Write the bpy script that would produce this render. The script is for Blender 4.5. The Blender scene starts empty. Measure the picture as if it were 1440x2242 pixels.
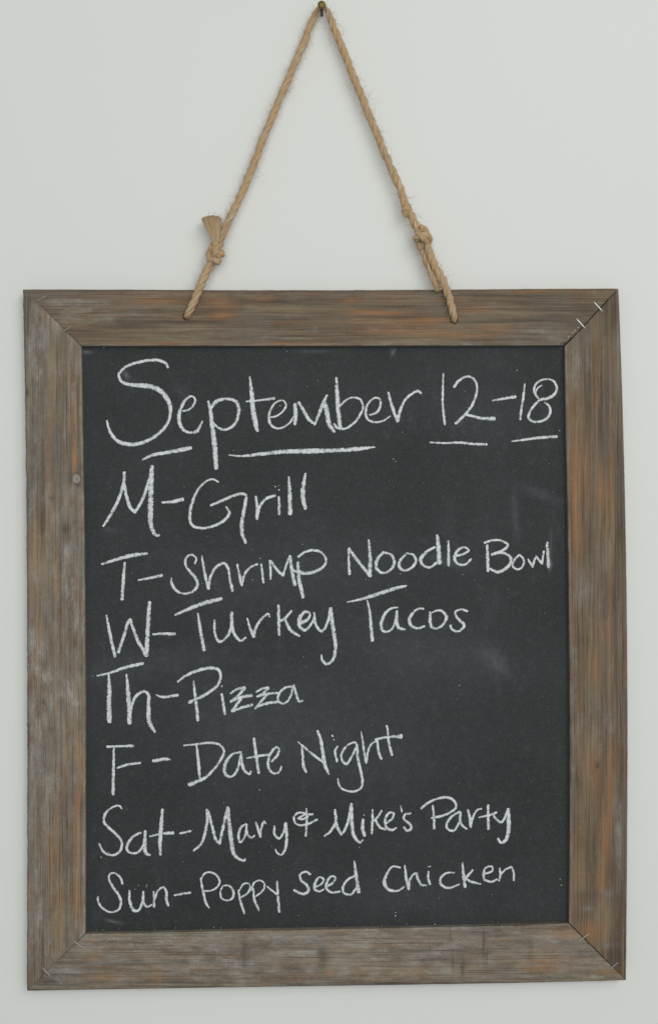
import bpy, math, random
import numpy as np
from mathutils import Vector, noise as mnoise

random.seed(7)
rng = np.random.default_rng(7)
C = bpy.context.scene.collection
SC = bpy.context.scene

# ------------------------------------------------------------------ camera, light, exposure
D = 1.05                 # camera to the front face of the frame, metres
U = 0.0004               # metres on the front face per unit of the drawing grid
CX, CY = 720.0, 1121.0
WALL_Y = 0.0145
PANEL_Y = 0.0062

cam_d = bpy.data.cameras.new('camera')
cam_d.sensor_fit = 'VERTICAL'
cam_d.sensor_height = 36.0
cam_d.lens = 36.0 * D / (2242 * U)
cam_d.clip_start = 0.01
cam_d.clip_end = 50
cam = bpy.data.objects.new('camera', cam_d)
cam.location = (0, -D, 0)
cam.rotation_euler = (math.pi / 2, 0, 0)
C.objects.link(cam)
SC.camera = cam

world = bpy.data.worlds.new('World')
SC.world = world
world.use_nodes = True
bg = world.node_tree.nodes['Background']
bg.inputs[0].default_value = (0.955, 1.0, 0.985, 1)
bg.inputs[1].default_value = 0.265

def area(name, loc, target, size, power, col):
    d = bpy.data.lights.new(name, 'AREA')
    d.shape = 'RECTANGLE'
    d.size, d.size_y = size
    d.energy = power
    d.color = col
    o = bpy.data.objects.new(name, d)
    o.location = loc
    o.rotation_euler = (Vector(target) - Vector(loc)).to_track_quat('-Z', 'Y').to_euler()
    C.objects.link(o)
    return o
area('window_light', (1.25, -2.1, 1.2), (0.0, 0, 0.02), (1.3, 1.3), 13.5, (1.0, 0.985, 0.95))
area('room_bounce_fill', (0.25, -3.0, 0.35), (0.0, 0, 0.0), (2.4, 2.0), 45, (0.985, 1.0, 0.985))  # unseen frontal fill, added to stand for room bounce and soften the frame's halo

vs = SC.view_settings
vs.view_transform = 'Standard'
vs.look = 'None'
vs.exposure = 0.0
vs.gamma = 1.0
vs.use_curve_mapping = False

# ------------------------------------------------------------------ helpers
def P(px, py, y=0.0):
    s = U * (D + y) / D
    return ((px - CX) * s, y, (CY - py) * s)

def link(name, verts, faces, mat=None, parent=None, smooth=True):
    me = bpy.data.meshes.new(name)
    me.from_pydata([tuple(v) for v in verts], [], [tuple(f) for f in faces])
    me.update()
    if smooth:
        me.polygons.foreach_set('use_smooth', [True] * len(me.polygons))
    if mat: me.materials.append(mat)
    o = bpy.data.objects.new(name, me)
    C.objects.link(o)
    if parent: o.parent = parent
    return o

def add_attr(o, name, kind, data):
    a = o.data.attributes.new(name, kind, 'POINT')
    data = np.asarray(data, dtype=np.float32)
    if kind == 'FLOAT': a.data.foreach_set('value', data.ravel())
    elif kind == 'FLOAT_VECTOR': a.data.foreach_set('vector', data.ravel())
    else:
        rgba = np.ones((len(data), 4), np.float32); rgba[:, :3] = data
        a.data.foreach_set('color', rgba.ravel())

class NT:
    """small node-tree writer"""
    def __init__(s, name):
        s.m = bpy.data.materials.new(name); s.m.use_nodes = True
        s.t = s.m.node_tree; s.n = s.t.nodes; s.l = s.t.links
        s.out = s.n['Material Output']; s.p = s.n['Principled BSDF']
    def put(s, sock, v):
        if hasattr(v, 'links'): s.l.new(v, sock)
        else: sock.default_value = v
    def attr(s, name, out='Vector'):
        a = s.n.new('ShaderNodeAttribute'); a.attribute_name = name; return a.outputs[out]
    def obj(s):
        return s.n.new('ShaderNodeTexCoord').outputs['Object']
    def mapv(s, v, scale, loc=(0, 0, 0)):
        m = s.n.new('ShaderNodeMapping'); s.l.new(v, m.inputs['Vector'])
        m.inputs['Scale'].default_value = scale; m.inputs['Location'].default_value = loc
        return m.outputs[0]
    def noise(s, v, scale=1, detail=4, rough=.55, dist=0):
        n = s.n.new('ShaderNodeTexNoise'); s.l.new(v, n.inputs['Vector'])
        n.inputs['Scale'].default_value = scale; n.inputs['Detail'].default_value = detail
        n.inputs['Roughness'].default_value = rough; n.inputs['Distortion'].default_value = dist
        return n.outputs[0]
    def math(s, op, a, b=0.0, clamp=False):
        m = s.n.new('ShaderNodeMath'); m.operation = op; m.use_clamp = clamp
        s.put(m.inputs[0], a); s.put(m.inputs[1], b); return m.outputs[0]
    def rng(s, v, a, b, c=0.0, d=1.0):
        m = s.n.new('ShaderNodeMapRange'); s.put(m.inputs[0], v)
        for i, k in enumerate((a, b, c, d)): s.put(m.inputs[1 + i], k)
        return m.outputs[0]
    def mix(s, f, a, b, mode='MIX'):
        m = s.n.new('ShaderNodeMix'); m.data_type = 'RGBA'; m.blend_type = mode
        s.put(m.inputs[0], f)
        for sock, v in ((m.inputs[6], a), (m.inputs[7], b)):
            s.put(sock, v if hasattr(v, 'links') else (*v, 1) if len(v) == 3 else v)
        return m.outputs[2]
    def sep(s, v):
        m = s.n.new('ShaderNodeSeparateXYZ'); s.l.new(v, m.inputs[0]); return m.outputs
    def bump(s, h, strength, dist):
        b = s.n.new('ShaderNodeBump'); s.l.new(h, b.inputs['Height'])
        b.inputs['Strength'].default_value = strength; b.inputs['Distance'].default_value = dist
        s.l.new(b.outputs[0], s.p.inputs['Normal'])
    def base(s, c, rough, spec=.3, metal=0):
        s.put(s.p.inputs['Base Color'], c if hasattr(c, 'links') else (*c, 1))
        s.put(s.p.inputs['Roughness'], rough)
        s.p.inputs['Specular IOR Level'].default_value = spec
        s.p.inputs['Metallic'].default_value = metal

# ------------------------------------------------------------------ materials
def mat_wall():
    t = NT('painted_plaster'); o = t.obj()
    a = t.noise(o, 3.0, 3)
    b = t.noise(o, 420, 3, .6)
    t.base(t.mix(t.rng(a, .3, .7), (.770, .782, .757), (.795, .795, .774)), .75, .25)
    t.bump(b, .10, .0006)
    return t.m

def mat_wood():
    t = NT('weathered_wood'); g = t.attr('grain'); st = t.sep(t.attr('stain', 'Color'))
    gw = t.n.new('ShaderNodeVectorMath'); gw.operation = 'ADD'     # slightly wandering grain
    wn = t.n.new('ShaderNodeTexNoise'); t.l.new(t.mapv(g, (.006, .010, 1)), wn.inputs['Vector']); wn.inputs['Detail'].default_value = 2
    sub = t.n.new('ShaderNodeVectorMath'); sub.operation = 'MULTIPLY_ADD'
    t.l.new(wn.outputs[1], sub.inputs[0]); sub.inputs[1].default_value = (0, 2.2, 0); sub.inputs[2].default_value = (0, -1.1, 0)
    t.l.new(g, gw.inputs[0]); t.l.new(sub.outputs[0], gw.inputs[1])
    v = gw.outputs[0]
    fine = t.noise(t.mapv(v, (.010, .95, 1)), 1, 3, .6)
    med = t.noise(t.mapv(v, (.007, .20, 1), (5, 3, 2)), 1, 5, .6)
    wide = t.noise(t.mapv(v, (.009, .075, 1), (9, 1, 4)), 1, 6, .62)
    blot = t.noise(t.mapv(g, (.022, .045, 1), (2, 8, 1)), 1, 6, .68)
    tone = t.noise(t.mapv(g, (.014, .026, 1), (6, 2, 9)), 1, 6, .62)
    wash = t.noise(t.mapv(g, (.045, .13, 1), (7, 2, 6)), 1, 6, .72)
    saw = t.noise(t.mapv(g, (.8, .06, 1), (3, 3, 3)), 1, 4, .7, .4)
    scuff = t.noise(t.mapv(g, (.30, .42, 1), (1, 2, 8)), 1, 6, .78, .8)
    speck = t.noise(t.mapv(g, (.5, 1.0, 1), (1, 6, 3)), 1, 4, .7)
    c = t.mix(t.rng(med, .40, .60), (.132, .099, .067), (.230, .179, .122))
    c = t.mix(t.rng(wide, .46, .64, 0, .85), c, (.282, .222, .138))
    c = t.mix(t.rng(wide, .45, .34, 0, .7), c, (.100, .078, .057))
    c = t.mix(t.rng(tone, .44, .60, 0, .7), c, (.172, .152, .126))
    c = t.mix(t.rng(blot, .50, .64, 0, .65), c, (.078, .060, .045))
    # orange heartwood streaks
    om = t.math('MULTIPLY', st[0], t.rng(med, .25, .62, .6, 1.4))
    om = t.math('ADD', om, t.rng(t.math('MULTIPLY', med, blot), .275, .36, 0, .34), True)
    c = t.mix(om, c, (.385, .186, .073))
    # grey lime wash
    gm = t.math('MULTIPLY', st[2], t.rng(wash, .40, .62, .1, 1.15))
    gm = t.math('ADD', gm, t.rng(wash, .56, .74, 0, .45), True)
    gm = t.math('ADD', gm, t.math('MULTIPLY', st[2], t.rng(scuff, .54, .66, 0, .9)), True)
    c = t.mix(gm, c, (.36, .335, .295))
    # dark stains
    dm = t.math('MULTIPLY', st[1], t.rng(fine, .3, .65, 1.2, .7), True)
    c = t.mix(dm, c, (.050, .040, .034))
    # fine grain lines, saw marks, flecks
    c = t.mix(t.rng(fine, .47, .32, 0, .7), c, (.060, .046, .034))
    c = t.mix(t.rng(fine, .55, .72, 0, .4), c, (.33, .28, .215))
    c = t.mix(t.rng(saw, .55, .70, 0, .22), c, (.075, .060, .048))
    c = t.mix(t.rng(speck, .64, .71, 0, .65), c, (.52, .50, .47))
    t.base(c, t.rng(med, .3, .7, .62, .8), .25)
    h = t.math('ADD', t.math('MULTIPLY', fine, .8), t.math('MULTIPLY', saw, .25))
    h = t.math('ADD', h, t.math('MULTIPLY', wash, .3))
    t.bump(h, .35, .0004)
    return t.m

def mat_panel():
    t = NT('chalkboard_paint'); o = t.obj(); sm = t.sep(t.attr('stain', 'Color'))
    big = t.noise(o, 9, 5, .6)
    wipe = t.noise(t.mapv(o, (38, 10, 14)), 1, 6, .7, .6)
    fine = t.noise(o, 900, 3, .7)
    mid = t.noise(o, 130, 4, .7)
    c = t.mix(t.rng(big, .35, .68), (.0245, .0272, .0284), (.0352, .0385, .040))
    c = t.mix(t.rng(wipe, .56, .80, 0, .07), c, (.30, .32, .33))
    c = t.mix(t.rng(fine, .48, .80, 0, .18), c, (.22, .235, .24))
    c = t.mix(t.rng(mid, .55, .8, 0, .10), c, (.25, .26, .26))
    s = t.math('MULTIPLY', sm[0], t.rng(mid, .3, .65, .5, 1.2), True)
    c = t.mix(s, c, (.42, .45, .47))
    t.base(c, .72, .28)
    t.bump(fine, .25, .0002)
    return t.m

def mat_chalk():
    t = NT('white_chalk'); o = t.obj(); e = t.attr('edge', 'Fac')
    n1 = t.noise(o, 950, 4, .8)
    n2 = t.noise(o, 420, 3, .6)
    n = t.math('ADD', t.math('MULTIPLY', n1, .6), t.math('MULTIPLY', n2, .4))
    thr = t.rng(e, 0.25, 1.0, .383, .515)
    cov = t.rng(t.math('SUBTRACT', n, thr), -.07, .06)
    t.base(t.mix(t.rng(n2, .3, .7), (.56, .595, .605), (.80, .835, .845)), .9, .1)
    tr = t.n.new('ShaderNodeBsdfTransparent'); mx = t.n.new('ShaderNodeMixShader')
    t.l.new(cov, mx.inputs[0]); t.l.new(tr.outputs[0], mx.inputs[1]); t.l.new(t.p.outputs[0], mx.inputs[2])
    t.l.new(mx.outputs[0], t.out.inputs[0])
    return t.m

def mat_rope():
    t = NT('jute_fibre'); g = t.attr('grain')
    a = t.noise(t.mapv(g, (.10, 2.2, 1)), 1, 5, .7)
    b = t.noise(t.mapv(g, (.05, .3, 1), (4, 4, 4)), 1, 3, .6)
    c = t.mix(t.rng(a, .36, .64), (.29, .205, .115), (.68, .535, .355))
    c = t.mix(t.rng(b, .42, .58, 0, .65), c, (.54, .335, .17))
    t.base(c, .85, .15)
    t.bump(a, .7, .0006)
    return t.m

def mat_plain(name, col, rough, spec=.4, metal=0, var=.25, scale=400):
    t = NT(name); o = t.obj(); n = t.noise(o, scale, 4, .65)
    c2 = tuple(k * (1 - var) for k in col)
    t.base(t.mix(t.rng(n, .35, .65), c2, col), rough, spec, metal)
    t.bump(n, .2, .0003)
    return t.m

M_wall, M_wood, M_panel, M_chalk, M_rope = mat_wall(), mat_wood(), mat_panel(), mat_chalk(), mat_rope()
M_brass = mat_plain('aged_brass', (.27, .175, .05), .5, .4, .45, .5, 700)
M_steel = mat_plain('galvanised_steel', (.74, .73, .70), .38, .5, .6, .2, 900)
M_dull = mat_plain('dull_painted_steel', (.40, .37, .34), .6, .3, .1, .35, 900)
M_dull2 = mat_plain('tarnished_steel', (.50, .48, .45), .5, .4, .4, .3, 900)
M_dark = mat_plain('dark_iron', (.07, .065, .06), .5, .4, .5, .3, 700)
M_glue = mat_plain('dried_glue', (.62, .62, .57), .6, .3, 0, .5, 1400)
M_back = mat_plain('hardboard', (.05, .045, .04), .8, .2)

# ------------------------------------------------------------------ setting
def make_wall():
    w = 2.5
    o = link('wall', [(-w, WALL_Y, -w), (w, WALL_Y, -w), (w, WALL_Y, w), (-w, WALL_Y, w)], [(0, 1, 2, 3)], M_wall, None, False)
    o['kind'] = 'structure'
make_wall()

# ------------------------------------------------------------------ the chalkboard
board = bpy.data.objects.new('chalkboard', None)
board.location = P(714, 2157, WALL_Y)
C.objects.link(board)
board['label'] = 'weathered wood framed chalkboard with a chalked weekly menu, hanging by a rope on the wall'
board['category'] = 'chalkboard'
B0 = Vector(board.location)
def part(name, verts, faces, mat, parent=None, smooth=True):
    """verts in world space -> child of the board (parents carry no offset of their own)"""
    vv = [(v[0] - B0.x, v[1] - B0.y, v[2] - B0.z) for v in verts]
    return link(name, vv, faces, mat, parent or board, smooth)

def interp(poly, t, k):       # poly: list of (x, y); k = 1 to look up x by y, 0 to look up y by x
    a = np.array(poly, float)
    if k == 1: return np.interp(t, a[:, 1], a[:, 0])
    return np.interp(t, a[:, 0], a[:, 1])

L_OUT = [(50.5, 634), (55, 800), (56.5, 960), (58.5, 1100), (59.5, 1350), (60.5, 1500), (61.5, 1640), (60.5, 1830), (60, 2000), (60, 2169)]
L_IN = [(178, 757), (181.5, 960), (185, 1200), (187, 1500), (187.5, 1800), (187, 2045)]
R_OUT = [(1352.5, 632), (1358, 777), (1363.5, 943), (1367, 1100), (1370, 1300), (1373, 1600), (1372, 1800), (1370, 2000), (1369, 2146)]
R_IN = [(1236, 756), (1238.5, 943), (1242, 1140), (1246, 1400), (1247, 1600), (1247, 1800), (1246, 2000), (1244.5, 2022)]
T_OUT = [(50.5, 634), (400, 635), (700, 635.5), (1000, 634), (1352.5, 632)]
T_IN = [(178, 757), (560, 757), (900, 756.5), (1236, 756)]
B_OUT = [(60, 2169), (180, 2167), (720, 2158.5), (1260, 2149), (1369, 2146)]
B_IN = [(187, 2045), (400, 2041), (710, 2035), (1100, 2027), (1244.5, 2022)]

def smooth_interp(poly, t, k):
    a = np.array(poly, float); key = a[:, 1] if k == 1 else a[:, 0]; val = a[:, 0] if k == 1 else a[:, 1]
    c = np.polyfit((key - key.mean()) / 800, val, min(4, len(a) - 1))
    return np.polyval(c, (t - key.mean()) / 800)

# stains: (x, y, rx, ry, kind, strength)
ST = {
 'left': [(75,2120,20,40,'D',.35),(120,1000,30,60,'D',.22),(100,880,20,50,'D',.25),(80,1250,20,80,'O',.2),(140,1900,25,60,'D',.2),(90,1780,25,50,'G',.3),(120,1350,40,30,'D',.18),(162,900,5,60,'O',.8),(163,1000,5,38,'O',.95),(178,1120,3,50,'O',.5),(174,1640,5,30,'O',.8),(179,1700,4,45,'O',.7),
          (118,1850,12,60,'O',.45),(168,1860,6,90,'O',.6),(110,1910,5,60,'O',.45),(166,1960,7,60,'O',.5),(130,2000,8,80,'O',.35),
          (80,1400,10,60,'O',.3),(112,960,4,120,'O',.3),(125,1280,5,80,'O',.3),
          (147,1158,11,12,'D',.55),(143,1160,6,7,'D',.5),(165,1143,5,4,'D',.5),(152,1180,14,9,'D',.35),(113,1091,5,5,'D',.5),(59,860,4,12,'D',.9),
          (133,1180,1.3,230,'D',.65),(94,1020,1.3,90,'D',.5),(140,760,14,40,'D',.35),(60,700,6,70,'D',.4),(80,655,30,12,'D',.4),
          (166,1049,14,13,'D',.75),(171,1062,4,3,'D',.9),(61,1650,2,120,'D',.5),(110,1760,2,60,'D',.4),(95,1950,1.5,150,'D',.45),(84,2000,12,90,'G',.45),
          (82,1420,20,30,'G',.7),(72,1390,10,12,'G',.8),(105,1480,34,12,'G',.8),(150,1515,26,14,'G',.6),(163,1290,9,80,'G',.5),(140,1260,10,80,'G',.45),
          (66,1455,10,8,'G',.85),(80,1465,12,7,'G',.85),(95,1478,12,7,'G',.8),(108,1490,10,6,'G',.8),(137,1520,10,5,'G',.9),(155,1497,9,5,'G',.8),(166,1538,12,6,'G',.9),(165,1300,4,110,'G',.7),(72,1405,10,22,'G',.8),(78,1600,22,60,'G',.45),(110,700,40,40,'G',.35),(75,790,16,110,'G',.3),(120,1540,40,25,'G',.5),(150,1520,26,6,'G',.6),(150,1080,12,30,'G',.4),
          (100,1700,30,50,'G',.3),(145,1650,5,60,'O',.35),(160,1670,2,50,'D',.5),(150,1640,2,40,'D',.4)],
 'right': [(1325,690,30,60,'D',.35),(1335,2100,40,40,'D',.35),(1362,1500,5,400,'D',.3),(1258,1500,8,120,'G',.3),(1310,1600,30,60,'G',.25),(1290,1850,40,30,'D',.25),(1262,1040,5,120,'O',.6),(1284,1010,3,60,'O',.6),(1318,1075,9,45,'O',.7),(1336,1080,3,80,'O',.7),(1335,1350,3,150,'O',.4),
          (1298,1460,12,40,'O',.5),(1333,1750,5,120,'O',.75),(1325,1850,8,60,'O',.6),(1300,1680,20,60,'O',.4),(1265,1900,5,40,'O',.5),
          (1290,2040,26,22,'O',.75),(1262,1060,20,70,'O',.45),(1260,1170,16,30,'O',.35),(1322,1385,10,25,'O',.4),(1260,1610,6,40,'O',.35),(1315,1930,12,30,'O',.4),
          (1290,1180,3,60,'D',.6),(1354,1020,10,120,'D',.55),(1347,1380,5,200,'D',.5),(1307,1676,4,8,'D',.9),(1270,1420,6,80,'D',.4),
          (1356,1160,10,40,'D',.5),(1342,2085,22,30,'D',.5),(1358,2000,8,80,'D',.5),(1300,820,30,60,'D',.25),(1310,940,18,50,'D',.35),(1290,1330,5,30,'D',.4),
          (1290,1960,30,10,'D',.4),(1266,1720,8,30,'D',.4),(1320,655,20,30,'D',.4),(1363,700,4,90,'D',.5),
          (1258,800,14,70,'G',.6),(1285,780,10,50,'G',.4),(1353,800,5,80,'G',.4),(1353,1830,10,70,'G',.55),(1270,1290,16,40,'G',.5),(1310,1230,25,30,'G',.35),
          (1330,1955,25,10,'G',.5),(1338,2070,24,6,'G',.7),(1285,1990,12,5,'G',.6),(1255,1700,6,150,'G',.25),(1300,1310,20,30,'G',.35),(1240,900,3,120,'G',.4)],
 'top': [(1240,690,90,30,'D',.4),(1150,665,60,18,'D',.3),(730,655,70,12,'D',.3),(620,660,40,10,'D',.25),(930,725,80,10,'O',.3),(240,690,60,8,'G',.35),(870,745,50,5,'G',.35),(1180,725,60,10,'G',.3),(350,660,60,7,'O',.5),(480,662,30,10,'O',.6),(490,690,22,8,'O',.65),(824,685,70,7,'O',.75),(765,658,18,5,'O',.65),(580,655,30,7,'O',.5),
          (1040,680,40,7,'O',.5),(1085,718,40,9,'O',.5),(830,722,60,8,'O',.4),(340,753,90,3,'O',.7),(640,753,80,3,'O',.5),(1000,735,60,4,'O',.4),(940,700,40,5,'O',.4),
          (310,712,60,11,'D',.55),(250,717,70,2.5,'D',.5),(1060,704,70,2.5,'D',.5),(1160,742,60,8,'D',.35),(620,700,80,12,'D',.3),(700,690,50,20,'D',.25),(120,700,14,18,'D',.3),
          (1290,655,50,2,'D',.5),(1230,680,70,2,'D',.5),(1200,695,80,2,'D',.4),(600,637,300,3,'D',.4),(800,740,60,6,'D',.3),
          (160,668,60,20,'G',.55),(180,700,60,8,'G',.45),(640,740,30,3,'G',.7),(600,737,20,2,'G',.6),(1215,725,22,20,'G',.35),(690,722,6,6,'G',.5),(960,750,200,2,'G',.4),(930,655,14,10,'G',.4),(400,722,25,3,'G',.5)],
 'bottom': [(110,2150,30,15,'D',.4),(1330,2110,40,12,'G',.3),(1200,2085,50,15,'O',.25),(210,2120,60,14,'D',.3),(600,2140,60,8,'D',.3),(1000,2095,40,20,'D',.2),(240,2065,110,14,'G',.55),(640,2072,55,26,'G',.7),(790,2058,90,16,'G',.55),(980,2070,60,14,'G',.6),(520,2120,90,20,'G',.35),(420,2060,90,14,'G',.4),
          (860,2110,120,18,'G',.4),(140,2130,30,20,'G',.4),(533,2150,6,14,'G',.6),(460,2090,80,20,'G',.35),(900,2068,60,3,'G',.7),(1200,2060,30,10,'G',.25),
          (535,2085,7,45,'D',.45),(640,2121,26,6,'D',.6),(1058,2068,2.5,35,'D',.8),(1065,2095,2.5,20,'D',.6),(1012,2118,4,20,'D',.65),(990,2112,2,22,'D',.5),(985,2045,2,14,'D',.5),(300,2105,22,6,'D',.5),
          (706,2090,11,30,'D',.6),(420,2150,180,3,'D',.4),(900,2151,250,1.5,'D',.5),(1110,2120,25,8,'D',.4),(1160,2085,6,35,'D',.3),(470,2090,110,1.5,'D',.4),(260,2148,90,1.2,'G',.6),
          (240,2138,40,8,'O',.55),(345,2140,10,22,'O',.45),(722,2130,9,6,'O',.6),(665,2095,4,12,'O',.5),(1180,2110,60,14,'O',.45),(1235,2045,45,9,'O',.5),(900,2128,30,4,'O',.4),(200,2060,20,4,'O',.4),(1330,2128,30,6,'O',.5),(640,2040,200,2,'O',.35),(205,2100,20,10,'O',.35)],
}
def stain(px, py, lst):
    out = np.zeros((len(px), 3))
    for (x, y, rx, ry, k, s) in lst:
        g = s * np.exp(-(((px - x) / rx) ** 2 + ((py - y) / ry) ** 2) * .9)
        c = 'ODG'.index(k); out[:, c] = 1 - (1 - out[:, c]) * (1 - np.clip(g, 0, 1))
    return out

TONE = {'left': (0, 0, .24), 'right': (.10, .26, 0), 'top': (.08, .20, 0), 'bottom': (0, .04, .36)}
HOLES = [(408, 694, 7.6), (993, 701.5, 7.6)]
def make_rail(key, vertical, OUT, IN, gaps, label):
    step, nv = 3.0, 52
    a0, a1 = (OUT[0][1], OUT[-1][1]) if vertical else (OUT[0][0], OUT[-1][0])
    nu = int((a1 - a0) / step)
    v = np.linspace(0, 1, nv)
    i0, i1 = (IN[0][1], IN[-1][1]) if vertical else (IN[0][0], IN[-1][0])
    uu = np.linspace(0, 1, nu)
    PX = np.zeros((nu, nv)); PY = np.zeros((nu, nv))
    for j, vj in enumerate(v):
        s0 = a0 + (i0 - a0) * vj + gaps[0] * (.25 + .75 * vj); s1 = a1 + (i1 - a1) * vj - gaps[1] * (.25 + .75 * vj)
        t = s0 + (s1 - s0) * uu
        k = 1 if vertical else 0
        eo = smooth_interp(OUT, t, k); ei = smooth_interp(IN, np.clip(t, i0, i1), k)
        w = np.array([mnoise.noise((tt * .03, 3.1 + a0, 7 if key == 'left' else 2)) + .6 * mnoise.noise((tt * .11, 1, a0)) for tt in t])
        amp = 1.3 if key == 'left' else .5
        eo = eo + w * amp * (1 - vj)
        c = eo + (ei - eo) * vj
        if vertical: PX[:, j], PY[:, j] = c, t
        else: PX[:, j], PY[:, j] = t, c
    px, py = PX.ravel(), PY.ravel()
    # grain coordinates in mm along / across
    along, across = (py, px) if vertical else (px, py)
    seed = {'left': 11, 'right': 37, 'top': 71, 'bottom': 93}[key]
    depth = np.zeros(nu * nv)
    V = np.tile(v, nu); Uq = np.repeat(uu, nv)
    depth += .0011 * np.exp(-V / .012) + .0007 * np.exp(-(1 - V) / .010)          # worn arrises
    length = abs(a1 - a0)
    depth += .0004 * np.exp(-Uq * length / 2.5) + .0004 * np.exp(-(1 - Uq) * length / 2.5)
    dn = np.array([mnoise.noise((a * .012, c * .11, seed)) * .00022 + mnoise.noise((a * .05, c * .45, seed + 5)) * .00012 for a, c in zip(along, across)])
    depth += dn
    for (hx, hy, hr) in HOLES:                                                     # drilled rope holes
        r = np.hypot(px - hx, py - hy)
        depth += .014 * np.clip((hr - r) / 2.5, 0, 1)
    if key == 'left':
        depth += .0012 * np.exp(-(((px - 59) / 5) ** 2 + ((py - 860) / 9) ** 2))   # chip
    if key == 'top':                                                               # broken corner by the open mitre
        r = np.hypot((px - 1236) / 14, (py - 757) / 9); depth += .004 * np.clip(1 - r, 0, 1)
    verts = [P(x, y, d) for x, y, d in zip(px, py, depth)]
    faces = []
    idx = lambda i, j: i * nv + j
    flip = (not vertical and key == 'top') or (key == 'right')
    for i in range(nu - 1):
        for j in range(nv - 1):
            f = (idx(i, j), idx(i + 1, j), idx(i + 1, j + 1), idx(i, j + 1))
            faces.append(f)
    # sides and back
    ring = [idx(0, j) for j in range(nv)] + [idx(i, nv - 1) for i in range(1, nu)] + [idx(nu - 1, j) for j in range(nv - 2, -1, -1)] + [idx(i, 0) for i in range(nu - 2, 0, -1)]
    gr = [(a * .4, c * .4, seed) for a, c in zip(along, across)]
    sarr = stain(px, py, ST[key])
    for c in range(3): sarr[:, c] = 1 - (1 - sarr[:, c]) * (1 - TONE[key][c])
    sarr[:, 2] = np.maximum(sarr[:, 2], .55 * np.clip((V - .955) / .02, 0, 1))      # paler along the inner arris
    sarr[:, 1] = np.maximum(sarr[:, 1], .55 * np.clip((.022 - V) / .012, 0, 1))     # darker along the outer arris
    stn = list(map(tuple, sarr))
    n0 = len(verts); m = len(ring)
    back_y = WALL_Y - .0006
    for q in ring:
        verts.append(verts[q]); gr.append(gr[q]); stn.append(stn[q])
    for q in ring:
        x, _, z = P(px[q], py[q], 0.0)
        verts.append((x, back_y, z)); gr.append((gr[q][0], gr[q][1] + 9, seed)); stn.append(stn[q])
    for k in range(m):
        k2 = (k + 1) % m
        faces.append((n0 + k, n0 + k2, n0 + m + k2, n0 + m + k))
    faces.append(tuple(n0 + m + k for k in range(m)))
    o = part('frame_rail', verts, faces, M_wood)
    import bmesh
    bm = bmesh.new(); bm.from_mesh(o.data); bmesh.ops.recalc_face_normals(bm, faces=bm.faces); 
    bm.to_mesh(o.data); bm.free()
    # front faces towards the camera
    if o.data.polygons[0].normal.y > 0:
        o.data.flip_normals()
    sm = [True] * ((nu - 1) * (nv - 1)) + [False] * (m + 1)
    o.data.polygons.foreach_set('use_smooth', sm)
    add_attr(o, 'grain', 'FLOAT_VECTOR', gr)
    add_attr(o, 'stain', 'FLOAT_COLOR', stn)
    o['label'] = label
    return o

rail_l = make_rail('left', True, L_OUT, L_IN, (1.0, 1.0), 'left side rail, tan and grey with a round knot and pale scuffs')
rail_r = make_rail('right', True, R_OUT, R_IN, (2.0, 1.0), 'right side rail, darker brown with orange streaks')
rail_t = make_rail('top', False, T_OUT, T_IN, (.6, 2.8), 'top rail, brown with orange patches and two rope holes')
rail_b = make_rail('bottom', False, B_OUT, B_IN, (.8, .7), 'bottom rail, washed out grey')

# writing panel
def make_panel():
    x0, x1, y0, y1, st = 160, 1262, 738, 2062, 4.0
    nx, ny = int((x1 - x0) / st), int((y1 - y0) / st)
    xs, ys = np.linspace(x0, x1, nx), np.linspace(y0, y1, ny)
    X, Y = np.meshgrid(xs, ys); px, py = X.ravel(), Y.ravel()
    verts = [P(x, y, PANEL_Y) for x, y in zip(px, py)]
    faces = [(i * nx + j, (i + 1) * nx + j, (i + 1) * nx + j + 1, i * nx + j + 1) for i in range(ny - 1) for j in range(nx - 1)]
    sm = np.zeros(len(px))
    def blob(x, y, a, b, ang, s):
        nonlocal sm
        c, d = math.cos(math.radians(ang)), math.sin(math.radians(ang))
        u = (px - x) * c + (py - y) * d; w = -(px - x) * d + (py - y) * c
        sm = sm + s * np.exp(-(u / a) ** 2 - (w / b) ** 2)
    for b in [(276, 820, 10, 6, 70, .22), (1088, 1452, 30, 12, 45, .07), (1075, 1440, 45, 26, 40, .05), (1128, 1135, 55, 8, 85, .07), (1204, 1205, 38, 3, 92, .16),
              (1203, 1235, 10, 4, 90, .3), (248, 2017, 16, 3, 12, .22), (900, 1420, 160, 60, 10, .04), (650, 1250, 300, 80, -5, .035), (700, 1650, 260, 90, 8, .03),
              (190, 771, 10, 3, 0, .3), (860, 771, 4, 8, 20, .25), (690, 769, 40, 3, 0, .12), (980, 1230, 40, 10, 10, .08), (330, 1450, 140, 30, -10, .04), (1000, 900, 200, 60, 5, .03),
              (1180, 1080, 50, 10, 20, .06), (240, 1160, 14, 6, 0, .08), (900, 1960, 200, 40, 4, .03), (560, 1540, 300, 120, 0, .03)]:
        blob(*b)
    # solid board: add sides and a back
    n0 = len(verts)
    for (x, y) in ((x0, y0), (x1, y0), (x1, y1), (x0, y1)):
        X3, _, Z3 = P(x, y, PANEL_Y)
        verts += [(X3, PANEL_Y, Z3), (X3, PANEL_Y + .004, Z3)]
    for k in range(4):
        a, b = n0 + 2 * k, n0 + 2 * ((k + 1) % 4)
        faces.append((a, b, b + 1, a + 1))
    faces.append((n0 + 1, n0 + 3, n0 + 5, n0 + 7))
    o = part('writing_panel', verts, faces, M_panel, None, False)
    o.data.polygons.foreach_set('use_smooth', [True] * ((nx - 1) * (ny - 1)) + [False] * 5)
    add_attr(o, 'stain', 'FLOAT_COLOR', [(s, 0, 0) for s in sm] + [(0, 0, 0)] * 8)
    return o
panel = make_panel()

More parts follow.
